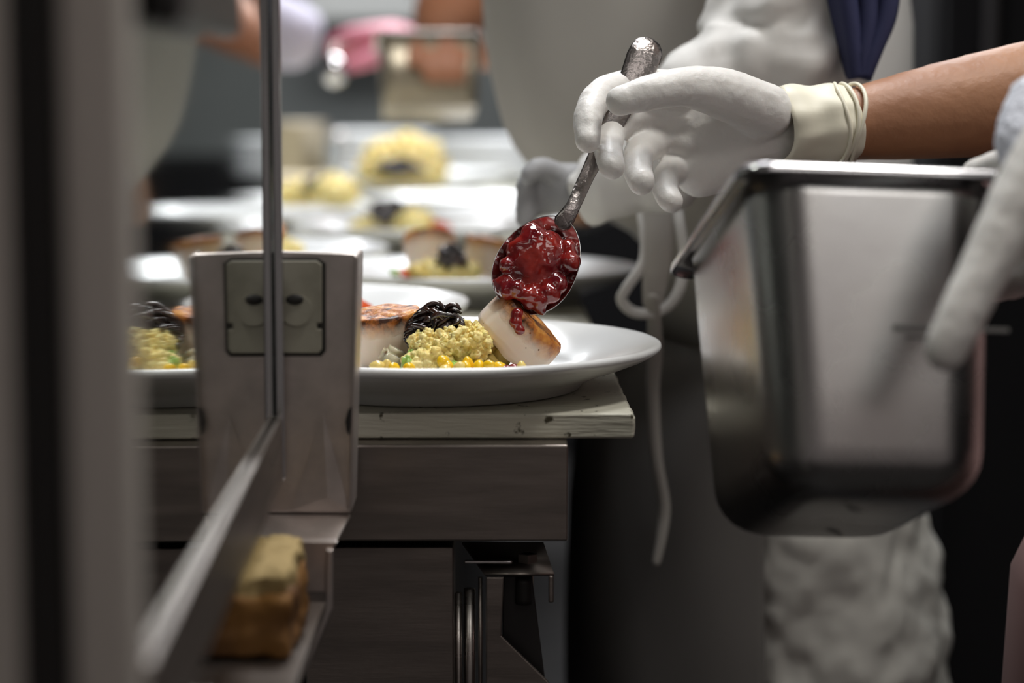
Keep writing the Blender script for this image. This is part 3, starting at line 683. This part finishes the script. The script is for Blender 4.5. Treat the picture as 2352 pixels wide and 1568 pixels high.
# right glove around the spoon
Y0 = 1.31
G = lambda u,v,y: W(u,v,y)
mm_ = lambda px: px*1.3/F
fing = [
  ([G(1905,285,1.332),G(1800,290,1.33),G(1720,290,1.33),G(1640,290,1.335),G(1570,290,1.34)], [mm_(74),mm_(80),mm_(98),mm_(108),mm_(94)], (.62,1)),
  ([G(1690,360,1.335),G(1610,390,1.335)], [mm_(75),mm_(66)], (.8,1)),
  # index
  ([G(1560,212,1.33),G(1460,200,1.322),G(1385,215,1.305),G(1352,262,1.285),G(1350,322,1.272)], [mm_(52),mm_(44),mm_(38),mm_(34),mm_(29)], None),
  # middle
  ([G(1570,270,1.335),G(1480,262,1.33),G(1412,288,1.312),G(1396,340,1.29),G(1405,382,1.274)], [mm_(52),mm_(44),mm_(38),mm_(34),mm_(31)], None),
  # ring
  ([G(1590,330,1.335),G(1520,322,1.335),G(1472,345,1.318),G(1464,385,1.296),G(1474,418,1.28)], [mm_(50),mm_(43),mm_(38),mm_(35),mm_(31)], None),
  # little
  ([G(1620,395,1.335),G(1570,388,1.335),G(1532,402,1.32),G(1530,440,1.302),G(1542,462,1.292)], [mm_(46),mm_(38),mm_(33),mm_(31),mm_(28)], None),
  # thumb along the top
  ([G(1760,255,1.315),G(1660,215,1.297),G(1570,200,1.283),G(1490,214,1.272),G(1425,232,1.268)], [mm_(64),mm_(60),mm_(45),mm_(40),mm_(34)], None),
]
rgl = hand_mesh('right_glove', fing, M['glove'], pr)
bm = bmesh.new()
cu0, cu1 = G(1800,286,1.331), G(1962,287,1.335)
rings = []
for k in range(15):
    f_ = k/14; c = cu0.lerp(cu1, f_); rr0 = .0240+.0010*math.sin(f_*11)+.0010*max(0,f_-.8)*5
    rings.append([c + Vector((.0035*math.sin(2*a+1),1.06*math.cos(a)*rr0*(1+.03*math.sin(9*a+f_*5)),math.sin(a)*rr0*(1+.035*math.sin(7*a-f_*6)))) for a in [2*math.pi*j/48 for j in range(48)]])
bm_loft(bm, rings)
for k in range(3):
    c = cu0.lerp(cu1, .78+.11*k); rr0 = .0252
    ring = [c + Vector((.0035*math.sin(2*a+1+k), 1.06*math.cos(a)*rr0, math.sin(a)*rr0)) for a in [2*math.pi*j/24 for j in range(25)]]
    bm_tube(bm, ring, .0013, 8, cap=False)
o = from_bm('glove_cuff', bm, M['cuff']); o.modifiers.new('s','SOLIDIFY').thickness = .0008; under(o, rgl)
# left glove on the pan: thumb down the near face, fingers behind the far side
th = [G(2520,200,.955),G(2430,330,.945),G(2360,430,.938),G(2270,600,.925),G(2196,750,.915),G(2172,806,.912)]
pxn = .93/F
lh = [(th, [75*pxn,85*pxn,76*pxn,60*pxn,54*pxn,47*pxn], None),
      ([Vector((.36,1.0,1.06)),Vector((.30,1.0,1.06)),Vector((.262,1.01,1.05))], [.028,.034,.030], (.7,1)),
      ([G(2460,240,.96),Vector((.29,1.0,1.06))], [.018,.026], None)]
for k in range(4):
    zz = 1.075-.021*k; yy = 1.02+.006*k
    lh.append(([Vector((.285,yy,zz)),Vector((.262,yy+.04,zz-.004)),Vector((.252,yy+.075,zz-.012)),Vector((.240,yy+.10,zz-.018))], [.0115,.0098,.009,.0078], None))
hand_mesh('left_glove', lh, M['glove'], pr)

# --- the spoon
sp = empty('serving_spoon', W(1236,600,1.262), 'large metal spoon gripped in the white glove, bowl full of red berry sauce', 'spoon')
ctr = W(1236,606,1.262); neck = W(1318,470,1.272); top = W(1486,118,1.318)
axd = (neck-ctr).normalized(); view = Vector((0,-1,.35)).normalized(); nrm = (view-axd*view.dot(axd)).normalized(); sdv = axd.cross(nrm)
B = Matrix((sdv, axd, nrm)).transposed()
bm = bmesh.new(); rw, rl, dp = .0240, .0315, .012
rings = []
for s_, off in ((1,0),(-1,.0012)):
    rg = [(math.cos(a_), a_) for a_ in [math.pi/2*k/8 for k in range(9)]]
grid = []
for k in range(9):
    q = math.sin(math.pi/2*k/8); z = -dp*(1-q*q)
    grid.append((q,z))
def bowlpt(q, a, z): 
    yy = rl*q*math.sin(a); xx = rw*q*math.cos(a)*(1-.12*math.sin(a)*q)
    return ctr + B @ Vector((xx, yy, z))
R1 = [[bm.verts.new(bowlpt(q,2*math.pi*j/40,z)) for j in range(40)] for q,z in grid[1:]]
R2 = [[bm.verts.new(bowlpt(q,2*math.pi*j/40,z-.0011)) for j in range(40)] for q,z in grid[1:]]
c1 = bm.verts.new(bowlpt(0,0,-dp)); c2_ = bm.verts.new(bowlpt(0,0,-dp-.0011))
for RR_, cc in ((R1,c1),(R2,c2_)):
    for a, b in zip(RR_, RR_[1:]):
        for k in range(40): bm.faces.new((a[k],a[(k+1)%40],b[(k+1)%40],b[k]))
    for k in range(40): bm.faces.new((cc,RR_[0][k],RR_[0][(k+1)%40]))
for k in range(40): bm.faces.new((R1[-1][k],R1[-1][(k+1)%40],R2[-1][(k+1)%40],R2[-1][k]))
o = from_bm('bowl', bm, M['bright_steel']); under(o, sp)
bm = bmesh.new()
e0 = ctr + B @ Vector((0,rl*.95,-.0005))
bm_tube(bm, [e0, neck, W(1350,400,1.285), W(1420,260,1.302), W(1475,140,1.315), top], [.0058,.0042,.0045,.0070,.0105,.0100], 16, flat=(1,.22), up=Vector((0,-1,0)))
o = from_bm('handle', bm, M['handle']); under(o, sp)
# sauce in the spoon, one clinging mass with berries and a tail
bm = bmesh.new(); random.seed(8)
for k in range(60):
    a = random.uniform(0,6.28); q_ = math.sqrt(random.random())*.80
    if math.sin(a)*q_ > .55: continue
    bm_ball(bm, bowlpt(q_,a,-dp*(1-q_*q_)+random.uniform(.003,.008)), random.uniform(.0045,.0075), 2)
bm_ball(bm, ctr + B @ Vector((0,-.003,-.003)), (.0185,.0095,.0245), 3, rot=None)
for (u,v,r) in [(1185,660,20),(1215,680,24),(1240,690,22),(1262,672,18),(1235,705,15),(1215,700,13),(1245,715,10),(1190,678,14)]:
    bm_ball(bm, W(u,v,1.252), r*1.25/F, 2)
o = from_bm('berry_sauce', bm, M['sauce']); remesh(o, .0009, 9, .0022, .007); tag(o, 'glossy red berry sauce in the tilted spoon, sliding off its tip', 'sauce')

# --- person in the middle: grey-white apron, white jacket
pm = empty('person', (.17,1.80,0), 'person in grey white bib apron and white jacket, standing behind the berry spoon', 'person')
YM = 1.80
def ell(cx, cy, rx, ry, z, n=48, wob=0, ph=0):
    return [Vector((cx+rx*math.cos(a)*(1+wob*math.sin(5*a+ph+z*9)), cy+ry*math.sin(a)*(1+wob*math.sin(7*a+ph-z*7)), z)) for a in [2*math.pi*j/n for j in range(n)]]
X = lambda u,v,y=YM: W(u,v,y).x
def ZV(v, y=YM): return W(1176,v,y).z
head = Vector((.06,1.80,1.62))
body_mesh('body', [
    ([(.20,1.72,.03),(.22,1.72,.45),(.20,1.73,.85)], [.05,.06,.085], None), ([(.20,1.90,.03),(.22,1.90,.45),(.20,1.89,.85)], [.05,.06,.085], None),
    ([(.10,1.72,.035),(.24,1.72,.04)], [.04,.045], None), ([(.10,1.90,.035),(.24,1.90,.04)], [.04,.045], None),
    ([(.235,1.81,.85),(.235,1.81,1.0),(.19,1.81,1.22),(.17,1.81,1.40)], [.10,.095,.11,.10], None),
    ([(.15,1.81,1.38),(.10,1.81,1.55)], [.055,.05], None), ([(.06,1.81,1.58),(.05,1.81,1.68)], [.08,.085], None), ([(-.04,1.81,1.60),(-.03,1.81,1.62)], [.012,.012], None),
    ([(.17,1.62,1.38),(.20,1.60,1.25),W(1830,150,1.56)], [.05,.045,.038], None), ([W(1830,150,1.56),W(1560,330,1.54),W(1420,398,1.54)], [.036,.020,.012], None),
    ([(.16,1.99,1.38),(.17,2.05,1.22),(.13,2.08,1.09)], [.05,.045,.036], None), ([(.13,2.08,1.09),(.09,2.10,1.03),(.07,2.11,.99)], [.036,.03,.022], None),
    ], M['skin'], .007, pm, 5)
bm = bmesh.new(); bm_ball(bm, (.06,1.81,1.72), (.1,.09,.07), 3); o = from_bm('cap', bm, M['jacket']); under(o, pm)
# jacket torso
bm = bmesh.new(); rings = []
for v_, l, r in [(760,.125,.33),(600,.125,.335),(520,.11,.335),(430,.05,.335),(300,.03,.335),(180,.015,.335),(60,-.0,.335),(-60,-.008,.33),(-250,-.01,.32),(-500,.0,.30),(-700,.04,.26),(-800,.08,.20)]:
    z = ZV(v_); rings.append(ell((l+r)/2, YM+.01, (r-l)/2*.97, .155, z, 48, .012))
R_ = bm_loft(bm, rings); bm.faces.new(R_[0]); bm.faces.new(R_[-1])
o = from_bm('jacket', bm, M['jacket']); under(o, pm)
def sweep(name, pts, rad, m, vox, disp, size, parent, sm=4, flat=None):
    bm = bmesh.new(); bm_tube(bm, pts, rad, 24, flat); o = from_bm(name, bm, m); remesh(o, vox, sm, disp, size); under(o, parent); return o
sweep('sleeve', [(.20,1.64,1.40),(.215,1.58,1.28),W(1800,-20,1.55),W(1835,120,1.54),W(1700,245,1.525),W(1560,330,1.52),W(1370,425,1.535)], [.07,.066,.056,.056,.050,.039,.029], M['jacket'], .005, .045, .06, pm)
sweep('sleeve', [(.16,1.97,1.40),(.17,2.05,1.22),(.13,2.08,1.08)], [.07,.062,.055], M['jacket'], .007, .02, .06, pm)
# small gloved fist beside the far plates
fl = [([W(1345,430,1.54),W(1300,432,1.545),W(1262,432,1.55)],[.017,.019,.017],(.7,1))]
for k in range(4): fl.append(([W(1262,402+22*k,1.55),W(1222,405+24*k,1.545),W(1204,432+24*k,1.535)], [.0078,.0075,.0066], None))
fl.append(([W(1280,400,1.54),W(1240,385,1.53),W(1215,400,1.525)], [.0088,.008,.007], None))
hand_mesh('left_glove', fl, M['grey_glove'], pm, .0025)
# bib apron: shell over the front (left) half, wrapped round the near side
def apron_shell(name, rows, m, th=.004, a0=1.0, a1=5.3, wob=.010, n=44):
    bm = bmesh.new(); rings = []
    for (v_, l, r, ry) in rows:
        z = ZV(v_); cx, rx = (l+r)/2, (r-l)/2; row = []
        for j in range(n):
            a = a0+(a1-a0)*j/(n-1)
            k = 1+wob*math.sin(8*a+z*14)+wob*.6*math.sin(15*a-z*21)
            row.append(Vector((cx+rx*math.cos(a)*k, YM+.0+ry*math.sin(a)*k, z)))
        rings.append(row)
    bm_loft(bm, rings, False); o = from_bm(name, bm, m); s = o.modifiers.new('sub','SUBSURF'); s.levels = 1; s.render_levels = 1
    sd = o.modifiers.new('s','SOLIDIFY'); sd.thickness = th; under(o, pm); return o
apron_shell('bib_apron', [(760,.119,.345,.185),(640,.119,.345,.182),(560,.116,.342,.18),(505,.085,.342,.178),(450,.035,.342,.178),(330,-.002,.342,.176),(250,-.012,.342,.175),(120,-.022,.342,.172),(0,-.026,.342,.17),(-150,-.026,.34,.168),(-400,-.015,.33,.16)], M['apron'], a0=1.1, a1=4.75)
apron_shell('apron_skirt', [(2900,.055,.36,.20),(2300,.052,.36,.20),(1900,.050,.36,.198),(1568,.046,.358,.195),(1300,.046,.355,.192),(1000,.046,.35,.19),(880,.072,.348,.189),(760,.117,.347,.188)], mat('shaded_apron_skirt', (.17,.16,.15), .9, bump=.4, bscale=8), a0=1.0, a1=4.66, wob=.014)  # apron cloth again, colour darkened to carry the shadow beside the table
# trousers seat, pale and creased
bm = bmesh.new(); rings = []
for v_, l, r in [(3300,.17,.35),(2600,.16,.352),(2000,.15,.358),(1568,.145,.366),(1450,.14,.366),(1350,.135,.362),(1270,.13,.356),(1200,.125,.346),(1100,.12,.34),(1000,.12,.338),(860,.125,.335),(740,.13,.33)]:
    z = ZV(v_); rings.append(ell((l+r)/2, YM, (r-l)/2, .165, z, 64, .012, z*30))
R_ = bm_loft(bm, rings); bm.faces.new(R_[0]); bm.faces.new(R_[-1])
o = from_bm('trousers', bm, M['trousers']); remesh(o, .006, 2, .022, .05); under(o, pm)
for yy in (1.72,1.90):
    bm = bmesh.new(); bm_tube(bm, [(.08,yy,.045),(.16,yy,.05),(.26,yy,.055)], [.045,.05,.05], 16, (1,.9)); o = from_bm('shoe', bm, M['black']); under(o, pm)
    bm = bmesh.new(); bm_tube(bm, [(.255,yy,.08),(.26,yy,.30),(.26,yy,.50)], [.075,.08,.085], 16); o = from_bm('trouser_leg', bm, M['trousers']); under(o, pm)
# navy towel hanging from the shoulder
bm = bmesh.new(); rows = []
for k in range(14):
    v_ = -380+ (560/13)*k; f_ = k/13
    if k < 3: v_ -= (3-k)*130
    l, r = 1825+140*f_, 2085-40*f_**2 - (60*max(0,f_-.75)/.25)
    rows.append([W(l+(r-l)*j/16, v_, 1.47+(.05*(3-k) if k < 3 else 0)) + Vector((0,.012*math.sin(j*1.25+f_*2),0)) for j in range(17)])
bm_loft(bm, rows, False); o = from_bm('navy_towel', bm, M['navy']); o.modifiers.new('sub','SUBSURF').levels = 1; sd = o.modifiers.new('s','SOLIDIFY'); sd.thickness = .005
tag(o, 'navy blue cloth hanging over the white jacket sleeve at the upper right', 'towel')
# apron strings: bow loops and hanging ends
ya = 1.585
bm = bmesh.new()
bm_tube(bm, [W(1462,440,ya),W(1478,520,ya-.01),W(1478,600,ya-.015),W(1440,660,ya-.02),W(1428,690,ya-.02),W(1460,718,ya-.02),W(1520,712,ya-.02),W(1558,670,ya-.02),W(1572,600,ya-.015),W(1562,520,ya-.01),W(1550,450,ya)], .0042, 10, flat=(1,.5)); o = from_bm('bow_loop', bm, M['jacket']); under(o, pm)
bm = bmesh.new()
bm_tube(bm, [W(1500,690,ya-.022),W(1505,800,ya-.015),W(1500,900,ya-.01),W(1508,1050,ya-.005),W(1526,1160,ya),W(1520,1230,ya),W(1508,1290,ya)], [.0052,.0058,.005,.0045,.0045,.004,.003], 10, flat=(1,.45)); o = from_bm('apron_string', bm, M['apron']); under(o, pm)
bm = bmesh.new()
bm_tube(bm, [W(1506,440,ya),W(1512,560,ya-.012),W(1500,690,ya-.018)], [.013,.012,.008], 12, flat=(1,.35)); o = from_bm('apron_string', bm, M['apron']); under(o, pm)

# --- far person holding a container
pf = empty('person', (.32,3.0,0), 'blurred person far down the pass holding a grey container, brown bare arm', 'person')
body_mesh('body', [
    ([(.38,2.9,.03),(.38,2.9,.45),(.38,2.92,.85)], [.05,.06,.085], None), ([(.38,3.08,.03),(.38,3.08,.45),(.38,3.06,.85)], [.05,.06,.085], None),
    ([(.38,3.0,.85),(.36,3.0,1.1),(.34,3.0,1.42)], [.13,.13,.13], None), ([(.33,3.0,1.42),(.28,3.0,1.6)], [.055,.055], None), ([(.24,3.0,1.62),(.23,3.0,1.72)], [.08,.085], None), ([(.14,3.0,1.65),(.15,3.0,1.66)], [.012,.012], None),
    ([(.33,2.82,1.42),(.20,2.76,1.36),(.02,2.74,1.32)], [.05,.05,.048], None), ([(.02,2.74,1.32),W(1040,20,2.75),W(1035,95,2.75)], [.052,.050,.034], None),
    ([(.33,3.18,1.42),(.15,3.25,1.25),(-.02,3.22,1.17)], [.05,.045,.04], None), ([(-.02,3.22,1.17),(-.10,3.18,1.165),(-.15,3.15,1.165)], [.036,.03,.024], None)], M['skin_far'], .007, pf, 4)
body_mesh('jacket', [([(.39,3.0,.80),(.37,3.0,1.1),(.35,3.0,1.42)], [.155,.155,.14], None), ([(.34,2.82,1.42),(.22,2.78,1.37),(.12,2.75,1.34)], [.07,.07,.065], None), ([(.34,3.18,1.42),(.18,3.24,1.27)], [.07,.065], None)], M['lilac'], .009, pf, 4, .02, .08)
body_mesh('trousers', [([(.38,2.9,.05),(.38,2.9,.45),(.38,2.92,.85)], [.075,.09,.12], None), ([(.38,3.08,.05),(.38,3.08,.45),(.38,3.06,.85)], [.075,.09,.12], None), ([(.38,3.0,.6),(.375,3.0,1.0)], [.17,.165], None)], M['black_cloth'], .009, pf, 4)
fl = [([W(1035,70,2.75),W(1030,120,2.74)],[.034,.036],(.8,1))]
for k in range(4): fl.append(([W(985+26*k,120,2.72),W(982+24*k,150,2.70),W(988+22*k,178,2.70)], [.011,.010,.009], None))
fl.append(([W(975,90,2.73),W(955,115,2.71),W(950,140,2.70)], [.012,.011,.009], None))
hand_mesh('right_hand', fl, M['skin_far'], pf, .003)
fl = [([W(950,95,3.14),W(905,92,3.12),W(850,95,3.10)],[.024,.034,.032],(1,.8))]
for k in range(4): fl.append(([W(860,78+16*k,3.08+.01*k),W(805,80+17*k,3.07+.01*k),W(765,100+14*k,3.07+.01*k)], [.014,.0125,.010], None))
fl.append(([W(880,120,3.06),W(840,140,3.05),W(800,150,3.05)], [.015,.012,.010], None))
hand_mesh('left_glove', fl, M['pink'], pf, .003)
# grey container in that hand
t = empty('food_container', W(985,180,2.78), 'blurred beige grey steel container held over the far plates', 'container')
wd = (1108-868)*2.76/F; hh = 165*2.76/F
bm = bmesh.new(); R_ = bm_loft(bm, [rr(wd*.84,.13,.012,-hh*.5),rr(wd*.88,.14,.014,-hh*.47),rr(wd*.96,.155,.016,hh*.5),rr(wd*.94,.150,.014,hh*.5),rr(wd*.86,.135,.012,-hh*.45)]); bm.faces.new(R_[0]); bm.faces.new(R_[-1]); from_bm('body', bm, M['kettle'], t)
bm = bmesh.new(); bm_loft(bm, [rr(wd*.96,.155,.016,hh*.5-.002),rr(wd*1.04,.17,.016,hh*.5-.002),rr(wd*1.04,.17,.016,hh*.5+.002),rr(wd*.94,.150,.014,hh*.5+.002)]); from_bm('rim', bm, M['steel'], t)
t.rotation_euler = (math.radians(-8),0,math.radians(4))
# ladle in the pink glove
t = empty('ladle', W(768,162,3.0), 'shiny steel ladle held below the pink glove', 'ladle')
bm = bmesh.new(); bm_ball(bm, (0,0,0), (.018,.016,.022), 3); from_bm('bowl', bm, M['bright_steel'], t)
bm = bmesh.new(); bm_tube(bm, [(0,0,.015),(.0,.03,.035),(.02,.08,.045)], .003, 10); from_bm('handle', bm, M['dark_steel'], t)
# person at far left in lilac white
pg = empty('person', (-.93,3.6,0), 'blurred person in lilac white jacket at the far left behind the screen edge', 'person')
body_mesh('body', [([(-.97,3.5,.03),(-.97,3.5,.85)], [.05,.085], None), ([(-.97,3.7,.03),(-.97,3.7,.85)], [.05,.085], None), ([(-.95,3.6,.85),(-.92,3.6,1.4)], [.12,.12], None), ([(-.92,3.6,1.4),(-.86,3.6,1.6)], [.055,.055], None), ([(-.84,3.6,1.62),(-.83,3.6,1.7)], [.08,.08], None),
   ([(-.90,3.44,1.38),(-.70,3.38,1.28),(-.50,3.36,1.24)], [.05,.045,.04], None), ([(-.50,3.36,1.24),(-.36,3.36,1.16)], [.04,.026], None)], M['skin_far'], .008, pg, 4)
body_mesh('jacket', [([(-.95,3.6,.8),(-.93,3.6,1.1),(-.92,3.6,1.42)], [.155,.15,.14], None), ([(-.91,3.44,1.38),(-.70,3.38,1.29),(-.50,3.36,1.25),(-.345,3.36,1.19)], [.07,.062,.062,.055], None)], M['lilac'], .009, pg, 4, .02, .08)
body_mesh('trousers', [([(-.97,3.5,.05),(-.97,3.5,.85)], [.08,.115], None), ([(-.97,3.7,.05),(-.97,3.7,.85)], [.08,.115], None), ([(-.96,3.6,.6),(-.95,3.6,.85)], [.165,.16], None)], M['black_cloth'], .009, pg, 4)
# far background: wall cabinet, added black pieces standing in for unlit background
o = box('wall_cabinet', (W(700,0,7.2).x,7.2,W(800,48,7.2).z), (W(960,0,7.2).x,7.58,2.1), M['cabinet'], None, .01); tag(o, 'blurred white wall cabinet at the back above the far plates', 'cabinet')
t = empty('backdrop', (.98,3.6,0), 'tall black fridge-shaped backdrop added to darken the background at the right', 'backdrop')  # made-up fridge shape, placed to keep the right background black
box('cabinet_body', (-.35,-.35,0), (.5,.9,2.0), M['wall_dark'], t, .01); fd = box('door', (-.34,-.38,.1), (.49,-.352,1.97), M['wall_dark'], t, .006)
bm = bmesh.new(); bm_tube(bm, [(-.28,-.42,.9),(-.28,-.42,1.5)], .012, 10); from_bm('handle', bm, M['black_iron'], fd)
o = box('added_dark_counter', (-1.3,6.5,0), (2.4,7.15,.90), M['wall_dark'], None, .01); tag(o, 'long dark counter added at the back wall to darken the gap beside the table', 'counter')  # made-up counter, added to darken what shows between table and apron
